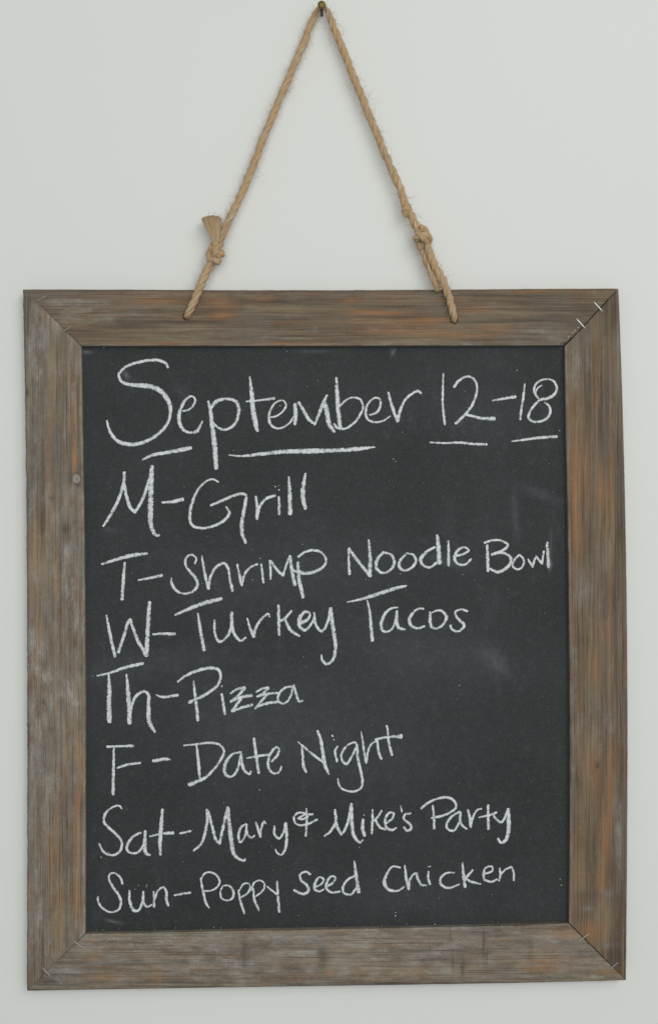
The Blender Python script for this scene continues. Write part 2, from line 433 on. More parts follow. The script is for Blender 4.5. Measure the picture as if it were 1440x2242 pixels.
# ------------------------------------------------------------------ chalk handwriting
def catmull(pts, step):
    p = np.array(pts, float)
    if len(p) == 1: p = np.array([p[0], p[0] + np.array([.6, 1.2, 0])])
    if len(p) == 2: p = np.array([p[0], (p[0] + p[1]) / 2, p[1]])
    e = np.vstack([2 * p[0] - p[1], p, 2 * p[-1] - p[-2]])
    out = []
    for i in range(1, len(e) - 2):
        a, b, c, d = e[i - 1], e[i], e[i + 1], e[i + 2]
        # centripetal parametrisation keeps the loops round
        def tj(t, q, r): return t + max(np.linalg.norm((r - q)[:2]), 1e-3) ** .5
        t0 = 0; t1 = tj(t0, a, b); t2 = tj(t1, b, c); t3 = tj(t2, c, d)
        n = max(2, int(np.linalg.norm((c - b)[:2]) / step))
        for t in np.linspace(t1, t2, n, endpoint=False):
            A1 = (t1 - t) / (t1 - t0) * a + (t - t0) / (t1 - t0) * b
            A2 = (t2 - t) / (t2 - t1) * b + (t - t1) / (t2 - t1) * c
            A3 = (t3 - t) / (t3 - t2) * c + (t - t2) / (t3 - t2) * d
            B1 = (t2 - t) / (t2 - t0) * A1 + (t - t0) / (t2 - t0) * A2
            B2 = (t3 - t) / (t3 - t1) * A2 + (t - t1) / (t3 - t1) * A3
            out.append((t2 - t) / (t2 - t1) * B1 + (t - t1) / (t2 - t1) * B2)
    out.append(p[-1])
    return np.array(out)

stroke_no = [0]
def ribbon(pts, verts, faces, edge):
    q = catmull(pts, 1.6)
    stroke_no[0] += 1; sd = stroke_no[0] * 3.7
    lift = .00006 + .000012 * (stroke_no[0] % 5)
    tg = np.gradient(q[:, :2], axis=0); ln = np.maximum(np.linalg.norm(tg, axis=1), 1e-6); tg = tg / ln[:, None]
    w = np.maximum(q[:, 2], 2.2) / 2
    rows = []
    # rounded ends
    def cap(i, sgn):
        c, t, ww = q[i, :2], tg[i] * sgn, w[i]
        return [(c + t * ww * f * .8, ww * math.sqrt(max(0, 1 - f * f)), tg[i]) for f in (.93, .75, .45)]
    rows += cap(0, -1)
    rows += [(q[i, :2], w[i], tg[i]) for i in range(len(q))]
    rows += cap(len(q) - 1, 1)[::-1]
    n0 = len(verts); K = (-1, -.72, -.35, 0, .35, .72, 1); H = (0, .6, .9, 1, .9, .6, 0)
    for r, (c, ww, t) in enumerate(rows):
        nrm = np.array([-t[1], t[0]])
        jl = 1 + .16 * mnoise.noise((r * .45, sd, 1)) + .10 * mnoise.noise((r * .15, sd, 4))
        jr = 1 + .16 * mnoise.noise((r * .45, sd, 9)) + .10 * mnoise.noise((r * .15, sd, 6))
        press = .5 + .5 * mnoise.noise((r * .08, sd, 12))
        for k, h in zip(K, H):
            p = c + nrm * k * ww * (jl if k < 0 else jr) * 1.06
            verts.append(P(p[0], p[1], PANEL_Y - .00004 - lift - h * .00014))
            edge.append(min(1, abs(k) + .18 * press))
    m = len(K)
    for r in range(len(rows) - 1):
        for k in range(m - 1):
            a = n0 + r * m + k
            faces.append((a, a + 1, a + m + 1, a + m))

def word(name, ox, oy, s, strokes, label=None, wk=.96):
    verts, faces, edge = [], [], []
    for st in strokes:
        pts = [(ox + a[0] / s, oy + a[1] / s, a[2] / s * wk) for a in st]
        ribbon(pts, verts, faces, edge)
    o = part(name, verts, faces, M_chalk, panel)
    add_attr(o, 'edge', 'FLOAT', edge)
    if label: o['label'] = label
    return o

A = (200, 760, 4.0); B = (500, 800, 3.349); Cc = (900, 780, 4.0)
def conv(src, strokes):      # bring strokes of another crop into grid units
    ox, oy, s = src
    return [[(ox + a[0] / s, oy + a[1] / s, a[2] / s) for a in st] for st in strokes]
G1 = (0, 0, 1)

sept = conv(A, [
 [(672,178,18),(655,145,24),(600,118,26),(520,114,24),(420,130,26),(340,155,26),(275,195,24),(242,245,24),(262,295,28),(320,325,32),(400,335,36),(480,338,42),(560,358,44),(620,395,44),(668,460,40),(692,530,34),(690,600,28),(665,670,26),(610,740,28),(530,800,28),(440,840,32),(340,852,34),(250,832,34),(190,780,28),(155,715,24),(138,645,16)],
 [(800,560,16),(860,545,18),(900,500,20),(908,450,18),(880,430,16),(835,450,22),(795,510,30),(770,590,34),(775,670,32),(815,730,26),(870,748,22),(925,738,30),(950,700,24),(972,650,14)],
 [(1026,475,20),(1045,560,32),(1060,700,38),(1080,870,44),(1095,1060,36)],
 [(1050,530,26),(1085,485,34),(1140,458,28),(1210,455,24),(1270,480,30),(1292,540,30),(1280,620,26),(1240,690,26),(1170,722,22),(1110,705,20),(1065,660,16)],
]) + conv(B, [
 [(157,85,12),(170,200,30),(182,330,36),(200,430,36),(212,478,26)], [(132,265,12),(240,255,16),(335,242,20)],
 [(290,382,12),(350,372,14),(405,330,14),(422,290,16),(400,258,12),(350,270,14),(310,325,18),(297,390,20),(315,440,18),(360,462,14),(410,450,14),(450,420,14),(475,380,14)],
 [(488,285,26),(492,360,30),(488,430,24)], [(515,270,18),(545,320,26),(585,390,26),(632,432,20)], [(632,432,18),(665,350,24),(700,265,26),(722,220,16)], [(705,270,30),(722,350,34),(738,430,34),(775,485,22)],
 [(790,92,18),(796,200,28),(805,330,32),(820,460,26)], [(775,430,18),(800,458,20),(850,465,16),(910,430,18),(960,370,18),(985,305,16),(965,250,16),(915,235,14),(860,255,16),(820,295,16)],
 [(1035,362,14),(1085,345,18),(1112,300,18),(1110,250,16),(1070,238,14),(1020,285,18),(1005,350,20),(1025,400,18),(1075,416,16),(1130,408,14),(1185,372,14)],
 [(1172,198,14),(1190,270,22),(1215,350,24),(1240,408,24)], [(1240,405,22),(1258,330,22),(1290,260,18),(1340,210,18),(1390,188,20),(1410,203,18)],
])
word('written_word', *G1, sept, 'September, in tall white letters')
word('underline', *A, [[(450,985,20),(540,945,28),(650,925,30),(760,905,34),(870,882,34)]])
word('underline', *B, [[(5,657,10),(90,665,16),(250,648,26),(420,632,30),(600,628,36),(800,622,28),(950,612,30),(1072,598,12)]])
word('written_number', *Cc, [
 [(280,152,12),(275,300,20),(275,420,22),(292,595,22)],
 [(375,268,24),(415,215,24),(480,178,18),(535,190,22),(572,250,20),(568,330,22),(530,430,24),(470,510,24),(390,588,28)], [(480,512,24),(540,525,24),(620,545,28),(725,545,34)]])
word('written_dash', *Cc, [[(710,388,14),(800,372,24),(910,355,26)]])
word('written_number', *Cc, [
 [(992,243,16),(980,350,22),(962,460,22),(953,552,22)],
 [(1110,370,16),(1075,320,20),(1082,255,20),(1130,212,18),(1190,200,18),(1245,220,20),(1272,280,22),(1250,335,26),(1190,368,28),(1130,382,24),(1080,425,22),(1030,500,24),(1025,540,24),(1070,572,22),(1130,570,20),(1190,540,22),(1215,480,24),(1200,430,20),(1165,405,14)],
 [(1140,254,10),(1102,282,14),(1088,330,12),(1108,362,14)]])
word('underline', *Cc, [[(165,755,14),(300,760,18),(430,757,22),(540,768,22),(660,772,22)]])
word('underline', *Cc, [[(878,745,12),(980,732,20),(1100,715,26),(1270,704,26)]])

Dd = (210, 1010, 2.88)
word('written_word', *Dd, [
 [(48,408,14),(95,335,20),(145,235,20),(178,120,20),(180,72,22)], [(178,130,16),(195,220,22),(218,290,22),(248,322,18)], [(248,322,18),(290,250,20),(330,140,22),(352,60,24),(354,32,24)],
 [(352,60,30),(348,180,34),(346,300,34),(348,400,28),(378,465,20),(400,466,14)]])
word('written_dash', *Dd, [[(418,260,12),(480,255,22),(548,240,22)]])
word('written_word', *Dd, [
 [(772,130,12),(735,113,12),(690,130,14),(640,185,16),(605,270,20),(592,350,20),(610,405,18),(670,422,16),(750,405,18),(810,370,20),(842,325,18),(822,288,12)],
 [(725,278,14),(790,250,18),(860,220,18),(920,205,18),(948,214,18),(945,240,20),(938,290,22),(920,380,24),(922,450,24),(945,515,16)],
 [(1008,222,14),(1016,290,18),(1015,362,22)], [(1016,350,18),(1035,280,18),(1075,235,18),(1128,215,18)],
 [(1153,225,14),(1155,280,18),(1155,332,20)], [(1153,178,9),(1155,182,9)], [(1130,158,6)],
 [(1216,100,14),(1222,200,24),(1225,330,28)], [(1320,78,14),(1308,150,26),(1305,230,28),(1320,298,20)]])

Ee = (200, 1180, 2.6667); Ff = (720, 1160, 2.769)
word('written_word', *Ee, [[(62,147,12),(130,125,18),(230,98,22),(325,84,16)], [(196,140,14),(188,240,20),(180,352,20)]])
word('written_dash', *Ee, [[(275,240,10),(340,228,16),(412,212,18)]])
word('written_word', *Ee, [
 [(605,145,10),(612,115,12),(588,92,12),(558,105,14),(550,150,14),(580,195,16),(612,235,18),(618,275,18),(590,308,16),(540,320,14),(495,300,16),(470,260,16),(468,228,10)],
 [(646,102,12),(660,190,16),(685,290,18)], [(685,285,16),(700,210,16),(735,160,16),(775,142,16),(798,170,16),(808,230,16),(824,302,18)],
 [(852,150,12),(865,210,16),(878,270,18)], [(878,265,16),(895,205,16),(930,165,14),(968,148,14)],
 [(992,148,12),(998,200,14),(1004,255,14)], [(985,112,6)],
 [(1046,235,12),(1046,180,14),(1042,128,16)], [(1048,130,14),(1080,175,16),(1118,215,16)], [(1118,215,14),(1135,160,14),(1160,100,16)], [(1160,105,18),(1172,190,20),(1188,268,22)],
 [(1205,138,18),(1212,230,22),(1236,340,20)], [(1208,105,14),(1240,80,14),(1290,66,16),(1340,78,14),(1368,115,14),(1360,155,16),(1310,188,18),(1250,200,22),(1180,185,16)]])
word('written_word', *Ff, [
 [(118,115,12),(120,190,16),(124,268,18)], [(120,115,18),(180,195,20),(245,275,20)], [(240,62,12),(248,140,20),(248,278,26)],
 [(330,135,14),(298,170,20),(284,215,20),(300,250,18),(335,262,14),(375,240,18),(395,195,18),(375,150,16),(335,138,14)],
 [(462,150,12),(430,190,18),(425,225,18),(455,245,16),(500,230,16),(525,190,18),(510,152,14),(470,142,10)],
 [(640,105,14),(590,135,18),(555,180,22),(570,215,18),(610,228,14),(650,200,16)], [(655,35,18),(662,100,26),(668,200,28)],
 [(722,68,12),(724,140,16),(724,215,18)],
 [(755,160,14),(810,148,14),(845,125,14),(820,105,12),(780,125,18),(760,170,18),(775,203,14),(820,212,14),(860,178,14)]])
word('written_word', *Ff, [
 [(958,95,16),(960,170,20),(962,250,16)], [(942,78,14),(1000,62,14),(1055,70,14),(1082,92,16),(1060,120,16),(985,150,14)], [(985,150,14),(1050,140,16),(1095,160,18),(1100,195,18),(1070,235,20),(1020,255,20),(972,235,14)],
 [(1150,152,12),(1120,185,16),(1112,220,14),(1140,240,12),(1170,225,14),(1178,180,14),(1155,152,10)],
 [(1205,180,12),(1220,205,14),(1232,225,14)], [(1232,225,14),(1245,180,14),(1255,160,12)], [(1255,160,12),(1272,185,14),(1290,205,14)], [(1290,205,12),(1300,130,12)],
 [(1320,78,16),(1325,150,20),(1328,225,20)]])

Gg = (210, 1290, 2.618); Hh = (740, 1260, 4.5)
word('written_word', *Gg, [
 [(62,150,10),(80,250,18),(110,385,18)], [(130,360,20),(160,270,18),(195,175,18),(205,185,14)], [(200,185,16),(235,280,20),(290,380,22)], [(290,380,24),(298,230,24),(308,75,20)]])
word('written_dash', *Gg, [[(328,258,12),(390,255,16),(452,257,18)]])
word('written_word', *Gg, [
 [(455,147,12),(540,110,20),(620,80,24),(718,55,20)], [(585,140,12),(600,240,18),(620,348,20)],
 [(680,178,12),(682,250,16),(705,300,16),(740,285,16),(775,220,18),(778,135,20)], [(778,160,20),(790,250,18),(830,295,16),(858,278,12)],
 [(868,168,10),(882,220,16),(905,272,18)], [(905,268,16),(920,215,16),(955,165,16),(990,142,14),(995,158,10)],
 [(1045,92,14),(1048,170,18),(1050,260,18)], [(1120,125,14),(1085,165,16),(1045,190,16)], [(1085,175,16),(1115,235,18),(1165,268,14)],
 [(1175,195,22),(1215,170,16),(1225,140,14),(1200,128,16),(1170,160,22),(1165,205,22),(1195,235,18),(1240,190,14),(1252,150,12)],
 [(1250,135,12),(1262,210,16),(1295,240,16),(1325,195,16),(1345,110,18)], [(1345,115,20),(1358,220,22),(1372,330,20),(1362,395,18),(1325,430,16),(1295,405,14),(1292,378,10)]])
word('written_word', *Hh, [
 [(90,262,14),(200,240,22),(320,205,34),(460,160,36),(570,125,36),(670,102,20)], [(286,245,14),(310,350,26),(322,480,30),(335,640,34)],
 [(585,316,18),(530,322,20),(470,365,26),(432,440,34),(425,510,32),(450,552,24),(500,548,22),(545,500,22),(578,380,26)], [(578,350,22),(575,430,34),(590,510,34),(655,532,20)],
 [(838,328,22),(790,330,22),(735,370,28),(700,440,34),(720,495,30),(785,520,22),(850,500,20)],
 [(905,362,24),(905,440,34),(918,505,28),(970,522,22),(1030,485,26),(1065,410,32),(1030,355,26),(970,345,20),(925,365,16)],
 [(1270,350,26),(1210,335,20),(1155,355,22),(1160,400,24),(1205,450,28),(1240,490,30),(1215,530,26),(1160,552,22),(1115,520,26),(1105,490,18)]])

Ii = (200, 1440, 2.88)
word('written_word', *Ii, [
 [(38,114,10),(120,95,14),(220,60,20),(325,36,20)], [(110,110,14),(115,200,26),(112,300,28),(116,402,30)],
 [(222,105,12),(232,200,24),(238,300,28),(242,412,26)], [(245,350,22),(258,290,20),(290,235,18),(335,212,18),(360,235,20),(362,310,24),(365,400,28),(400,468,16)]])
word('written_dash', *Ii, [[(410,235,10),(445,247,16),(545,236,18)]])
word('written_word', *Ii, [
 [(645,148,10),(655,240,18),(672,395,20)], [(545,152,12),(600,112,18),(680,78,20),(760,65,22),(805,80,20),(815,130,16),(790,180,18),(730,225,20),(660,262,22),(618,282,20)],
 [(822,230,16),(832,290,18),(842,355,18)], [(822,178,12)],
 [(878,225,12),(920,198,16),(965,190,24)], [(965,192,22),(935,230,16),(880,278,18)], [(880,275,16),(950,248,18),(1010,238,20)], [(950,250,18),(920,290,18),(888,335,20)], [(888,338,16),(950,315,18),(1012,298,20)],
 [(1040,215,12),(1080,195,16),(1115,190,20)], [(1115,192,20),(1085,222,14),(1045,245,14)], [(1045,245,12),(1110,228,16),(1178,222,14)], [(1110,232,16),(1075,270,16),(1035,320,14)], [(1040,310,14),(1100,290,18),(1165,280,18)],
 [(1270,182,16),(1220,190,14),(1180,235,18),(1178,275,16),(1215,288,14),(1250,255,14),(1270,190,16)], [(1275,175,16),(1290,225,18),(1310,275,16),(1330,272,12)]])

Jj = (220, 1590, 3.4286); Kk = (620, 1570, 4.8)
word('written_word', *Jj, [[(52,154,18),(150,150,16),(246,148,22)], [(102,165,14),(98,330,22),(97,510,24)], [(128,312,14),(200,290,20),(300,275,16)]])
word('written_dash', *Jj, [[(398,260,24),(450,252,26),(500,246,24),(525,252,10)]])
word('written_word', *Jj, [
 [(722,145,16),(735,260,24),(745,385,22)], [(628,145,14),(720,135,16),(830,125,18),(900,142,18),(928,190,18),(910,240,20),(850,325,20),(780,390,24),(668,438,32)],
 [(1045,195,18),(1000,205,18),(950,255,24),(930,320,26),(950,372,24),(990,375,18),(1030,320,20),(1055,210,18)], [(1055,195,20),(1062,280,24),(1085,340,22),(1120,358,18),(1130,338,12)],
 [(1152,92,20),(1165,200,24),(1188,350,22)], [(1098,240,12),(1180,225,18),(1265,212,20)],
 [(1285,265,16),(1330,215,20),(1340,175,18),(1320,158,16),(1285,190,20),(1260,250,20),(1262,310,20),(1295,352,18),(1340,345,16),(1358,302,14)]])
word('written_word', *Kk, [
 [(155,258,14),(185,290,12)], [(195,295,24),(205,420,28),(215,520,32),(240,578,24)], [(200,300,22),(300,385,26),(420,475,26)], [(360,145,24),(390,230,32),(415,370,38),(440,510,38),(480,600,22)],
 [(570,308,22),(545,360,28),(565,468,24)], [(515,195,24),(520,202,18)], [(528,235,8)],
 [(770,300,24),(760,268,20),(690,285,22),(635,340,24),(608,410,28),(625,470,28),(665,492,28),(710,430,24),(760,330,26)], [(775,290,26),(782,420,30),(810,560,30),(830,660,28),(820,735,26),(760,778,24),(690,780,22),(620,755,22),(585,710,22),(573,650,16)],
 [(818,155,8),(830,230,20),(848,360,26),(870,480,28)], [(875,470,26),(885,380,22),(920,290,22),(985,245,20)], [(985,245,22),(995,330,28),(1010,400,28),(1030,440,26)],
 [(1085,92,22),(1095,130,20),(1105,250,26),(1140,398,28)], [(965,235,20),(1060,215,26),(1160,205,32),(1225,203,46),(1236,203,50)]])

Ll = (200, 1740, 3.1304); Mm = (620, 1730, 2.769)
word('written_word', *Ll, [
 [(210,95,12),(190,75,14),(140,90,14),(95,135,18),(90,190,18),(130,235,18),(180,280,20),(210,330,18),(195,390,18),(140,415,16),(85,390,18),(55,335,12)],
 [(340,260,16),(290,285,18),(252,335,20),(245,375,18),(270,398,16),(320,395,16),(355,350,18),(370,270,16)], [(370,250,18),(370,330,22),(375,400,24),(402,415,14)],
 [(488,102,18),(480,210,26),(472,330,26),(474,410,18)], [(402,285,12),(480,268,18),(560,262,24)]])
word('written_dash', *Ll, [[(608,265,14),(640,258,16),(680,248,18)]])
word('written_word', *Ll, [
 [(702,382,14),(750,340,18),(778,270,20),(795,170,22),(792,102,18)], [(800,110,16),(825,200,20),(855,310,20),(880,335,18)], [(880,335,18),(900,240,22),(935,88,20)],
 [(938,95,22),(945,200,28),(960,310,30),(975,400,28),(1010,440,20),(1052,450,16),(1055,440,10)],
 [(1060,200,14),(1025,225,18),(1008,290,18),(1020,325,16),(1050,290,14),(1065,205,14)], [(1062,205,14),(1070,270,18),(1095,295,14),(1120,280,12)],
 [(1128,190,16),(1145,240,20),(1158,288,18)], [(1158,285,14),(1165,225,16),(1185,185,16),(1196,198,10)],
 [(1255,215,14),(1255,270,18),(1285,300,16),(1315,260,16),(1330,200,18)], [(1332,195,20),(1338,290,22),(1325,380,20),(1300,412,14),(1270,395,12),(1262,375,10)]])
word('written_ampersand', *Mm, [
 [(140,112,10),(142,190,16),(136,278,14)], [(178,146,12),(130,150,14),(90,172,14)], [(150,158,12),(128,140,14),(95,136,14),(68,155,14),(68,190,14),(95,212,14),(150,205,14),(205,178,12)], [(90,172,14),(120,176,14),(150,160,12)]])
word('written_word', *Mm, [
 [(250,278,10),(285,250,16),(318,190,18),(312,120,16)], [(315,130,14),(325,215,18),(352,268,18)], [(352,268,14),(375,235,16),(400,160,18),(412,85,20)], [(412,95,20),(415,190,22),(425,270,20),(465,318,14),(482,302,10)],
 [(484,178,16),(480,230,22),(492,275,20)], [(488,150,6)],
 [(540,120,12),(540,190,16),(535,262,16)], [(595,125,12),(570,165,14),(535,195,16)], [(560,185,14),(585,225,16),(620,240,12)],
 [(625,200,14),(660,170,14),(668,140,12),(640,138,14),(618,175,16),(625,225,16),(660,242,14),(685,228,10)],
 [(710,95,8),(718,130,12)], [(770,140,14),(735,150,16),(730,175,14),(765,205,16),(775,232,16),(750,245,16),(730,225,12)]])
word('written_word', *Mm, [
 [(905,95,14),(912,160,16),(912,232,18)], [(835,110,16),(880,75,16),(940,50,14),(1000,45,18),(1040,72,16),(1045,105,14),(1010,135,14),(955,158,16),(900,168,14)],
 [(1068,130,12),(1020,160,16),(990,205,16),(995,235,14),(1030,245,14),(1065,195,14),(1075,135,14)], [(1072,135,14),(1075,200,16),(1110,235,12)],
 [(1118,120,14),(1130,170,18),(1135,222,16)], [(1135,215,14),(1150,160,14),(1175,120,12),(1200,112,10)],
 [(1240,92,16),(1240,150,18),(1242,235,18)], [(1185,165,10),(1250,150,14),(1290,135,14)],
 [(1265,140,10),(1285,170,16),(1320,195,14),(1355,130,16),(1360,115,14)], [(1362,115,20),(1365,190,26),(1362,260,24),(1345,305,20),(1318,318,16),(1300,295,16)]])

Nn = (200, 1890, 3.1304); Oo = (620, 1870, 2.717)
word('written_word', *Nn, [
 [(215,140,16),(200,100,16),(160,68,12),(128,75,14),(122,110,16),(150,165,18),(190,220,18),(205,270,18),(185,320,16),(130,335,14),(75,305,16),(48,260,18),(46,232,14)],
 [(262,188,12),(265,260,20),(290,322,22),(320,325,18),(350,270,18),(358,195,16)], [(358,195,16),(358,270,20),(385,298,16),(415,285,14)],
 [(428,195,14),(432,245,16),(430,298,16)], [(430,260,14),(460,185,14),(495,165,16),(515,195,18),(515,250,20),(528,290,16)]])
word('written_dash', *Nn, [[(570,220,12),(620,210,16),(678,202,16)]])
word('written_word', *Nn, [
 [(750,105,12),(765,190,18),(785,270,18),(806,305,12)], [(752,110,14),(775,72,14),(815,62,14),(860,85,14),(880,125,14),(860,165,14),(820,188,12),(770,190,12)],
 [(900,158,12),(885,195,14),(895,240,14),(935,255,14),(970,235,18),(972,190,18),(945,155,14),(908,152,10)],
 [(1008,185,12),(1022,260,18),(1050,345,14)], [(1015,185,12),(1040,145,12),(1075,138,12),(1090,165,14),(1070,205,14),(1025,235,12)],
 [(1110,175,12),(1118,250,18),(1148,322,16)], [(1098,185,14),(1115,135,14),(1155,118,12),(1185,140,14),(1180,180,14),(1130,225,12)],
 [(1205,160,12),(1235,185,14),(1268,212,14)], [(1272,125,14),(1278,220,18),(1288,332,20)]])
word('written_word', *Oo, [
 [(160,120,14),(135,105,12),(100,122,14),(105,155,14),(140,185,16),(150,215,18),(120,238,16),(65,215,16)],
 [(190,195,12),(225,180,12),(240,150,12),(215,138,12),(190,170,16),(188,210,16),(215,222,12),(240,210,10)],
 [(255,195,12),(295,170,14),(310,140,12),(285,132,12),(260,165,16),(255,200,16),(285,228,14),(335,222,12)],
 [(425,130,14),(385,150,14),(355,195,16),(360,230,14),(400,240,14),(432,205,14)], [(422,42,10),(432,120,20),(448,225,22)]])
word('written_word', *Oo, [
 [(695,80,12),(650,75,12),(612,125,16),(600,170,20),(625,210,18),(680,218,14),(718,195,12)],
 [(722,68,10),(730,140,18),(745,208,18)], [(745,205,14),(755,145,14),(790,112,14),(800,150,18),(825,185,14),(850,185,12)],
 [(862,105,12),(860,140,14),(872,178,14)], [(860,75,8),(875,72,8)],
 [(1015,110,12),(965,115,12),(932,150,16),(940,185,16),(985,202,14),(1045,180,12)],
 [(1064,52,10),(1070,120,18),(1080,195,18)], [(1125,95,12),(1085,140,14),(1068,150,12)], [(1075,145,14),(1120,165,16),(1172,178,10)],
 [(1190,120,12),(1240,100,12),(1240,75,12),(1205,80,12),(1190,115,16),(1195,150,16),(1235,165,14),(1270,150,10)],
 [(1285,85,10),(1290,125,14),(1282,158,12)], [(1285,130,12),(1320,92,12),(1355,78,14),(1368,110,14),(1370,155,14)]])

# loose chalk dust
def make_dust():
    verts, faces, edge = [], [], []
    spots = [(610, 1063, 0.99), (603, 1066, 0.74), (1131, 811, 1.12), (1224, 943, 1.12), (1017, 857, 0.87), (861, 1005, 1.24), (866, 1010, 0.99), (238, 1867, 1.24), (222, 1877, 1.12), (276, 1853, 0.99),
             (296, 1947, 0.87), (304, 1938, 0.87), (322, 1938, 1.12), (320, 1942, 0.81), (786, 1856, 0.99), (225, 1480, 0.99), (204, 1480, 0.87), (628, 769, 0.87), (865, 2005, 1.24), (866, 1998, 0.87),
             (228, 761, 1.12), (1225, 1925, 0.99), (1228, 1938, 1.12), (1012, 1258, 0.87), (876, 1256, 0.81), (490, 1757, 0.81), (1076, 1959, 0.81), (595, 1852, 0.87)]
    for _ in range(240):
        if random.random() < .55:
            y = random.choice([905, 985, 1090, 1240, 1370, 1520, 1660, 1810, 1950]) + random.gauss(0, 55)
            x = random.uniform(215, 1215)
        else:
            x, y = random.uniform(192, 1236), random.uniform(766, 2026)
        spots.append((x, min(2028, max(764, y)), abs(random.gauss(0, .25)) + .28))
    for x in np.arange(195, 1235, 9):                      # dust lying along the lower rail
        if random.random() < .25: spots.append((x + random.uniform(-4, 4), 2040 - (x - 190) * .017 - random.uniform(0, 5), random.uniform(.4, 1.0)))
    for (x, y, r) in spots:
        n0 = len(verts); k = 6
        verts.append(P(x, y, PANEL_Y - .0003))
        edge.append(0.1)
        for i in range(k):
            a = i / k * 2 * math.pi; rr = r * random.uniform(.6, 1.3)
            verts.append(P(x + rr * math.cos(a), y + rr * math.sin(a), PANEL_Y - .00006)); edge.append(.5)
        for i in range(k): faces.append((n0, n0 + 1 + i, n0 + 1 + (i + 1) % k))
    o = part('chalk_dust', verts, faces, M_chalk, panel)
    add_attr(o, 'edge', 'FLOAT', edge)
    o['kind'] = 'stuff'
make_dust()

# ------------------------------------------------------------------ tubes, staples, knot of the wood
def tube(path, radii, verts, faces, k=8, grain=None, seed=0, closed_ends=True):
    p = np.array(path, float); n = len(p)
    tg = np.gradient(p, axis=0); tg /= np.maximum(np.linalg.norm(tg, axis=1), 1e-9)[:, None]
    ref = np.array([0, 1.0, 0]) if abs(tg[0][1]) < .9 else np.array([1.0, 0, 0])
    nrm = ref - tg[0] * ref.dot(tg[0]); nrm /= np.linalg.norm(nrm)
    n0 = len(verts); s = 0
    for i in range(n):
        nrm = nrm - tg[i] * nrm.dot(tg[i]); nrm /= max(np.linalg.norm(nrm), 1e-9)
        bn = np.cross(tg[i], nrm)
        if i: s += np.linalg.norm(p[i] - p[i - 1])
        for j in range(k):
            a = 2 * math.pi * j / k
            verts.append(tuple(p[i] + (nrm * math.cos(a) + bn * math.sin(a)) * radii[i]))
            if grain is not None: grain.append((s * 1000, math.cos(a) * 2 + math.sin(a) * 1.3, seed))
    for i in range(n - 1):
        for j in range(k):
            j2 = (j + 1) % k
            faces.append((n0 + i * k + j, n0 + i * k + j2, n0 + (i + 1) * k + j2, n0 + (i + 1) * k + j))
    if closed_ends:
        faces.append(tuple(n0 + j for j in range(k))[::-1]); faces.append(tuple(n0 + (n - 1) * k + j for j in range(k)))

def staple(x0, y0, x1, y1, parent, mat, r=.00058):
    pts = [P(x0, y0, .004), P(x0, y0, .0004)]
    for t in (.04, .2, .4, .6, .8, .96):
        pts.append(P(x0 + (x1 - x0) * t, y0 + (y1 - y0) * t, -.0005 + .0002 * math.sin(t * 9)))
    pts += [P(x1, y1, .0004), P(x1, y1, .004)]
    v, f = [], []
    tube(pts, [r] * len(pts), v, f, 8)
    return part('staple', v, f, mat, parent)
staple(1299, 661, 1318, 682, rail_t, M_steel, .00068)
staple(1261, 698, 1280, 719, rail_t, M_steel, .00068)
staple(161, 2059, 183, 2076, rail_b, M_dull2, .00048)
staple(93, 2118, 111, 2137, rail_b, M_dull2, .00048)
staple(1289, 2044, 1265, 2061, rail_b, M_dull2, .00048)
staple(1352, 2107, 1330, 2125, rail_b, M_dull, .0005)
staple(80, 659, 102, 648, rail_t, M_dull, .00045)
staple(138, 726, 158, 714, rail_t, M_dull, .00045)

def make_glue():
    v, f = [], []
    path = []; rad = []
    for i in range(22):
        t = i / 21
        x, y = 1240 + 29 * t, 741 - 29 * t
        path.append(P(x + mnoise.noise((i * .5, 1, 1)) * .8, y + mnoise.noise((i * .5, 4, 1)) * .8, .0006))
        rad.append((.0006 + .0004 * mnoise.noise((i * .6, 8, 2))) * (1 if .02 < t < .98 else .4))
    tube(path, rad, v, f, 7)
    part('glue_bead', v, f, M_glue, rail_t)
make_glue()

def make_wood_knot():
    M = mat_plain('knot_wood', (.37, .34, .30), .75, .2, 0, .45, 700)
    v, f = [], []
    rings = [(0, -.0002), (.35, -.0001), (.7, -.0005), (.92, -.0004), (1.0, .0008)]
    K = 22; v.append(P(167, 1049, -.0002))
    for (r, d) in rings[1:]:
        for k in range(K):
            a = 2 * math.pi * k / K; q = 1 + .05 * math.sin(3 * a + 1) + .03 * math.sin(5 * a)
            v.append(P(167.5 + 9.6 * r * q * math.cos(a), 1048.5 + 11.2 * r * q * math.sin(a), d))
    for k in range(K): f.append((0, 1 + k, 1 + (k + 1) % K))
    for i in range(len(rings) - 2):
        for k in range(K):
            a = 1 + i * K + k; b = 1 + i * K + (k + 1) % K
            f.append((a, a + K, b + K, b))
    part('wood_knot', v, f, M, rail_l)
make_wood_knot()

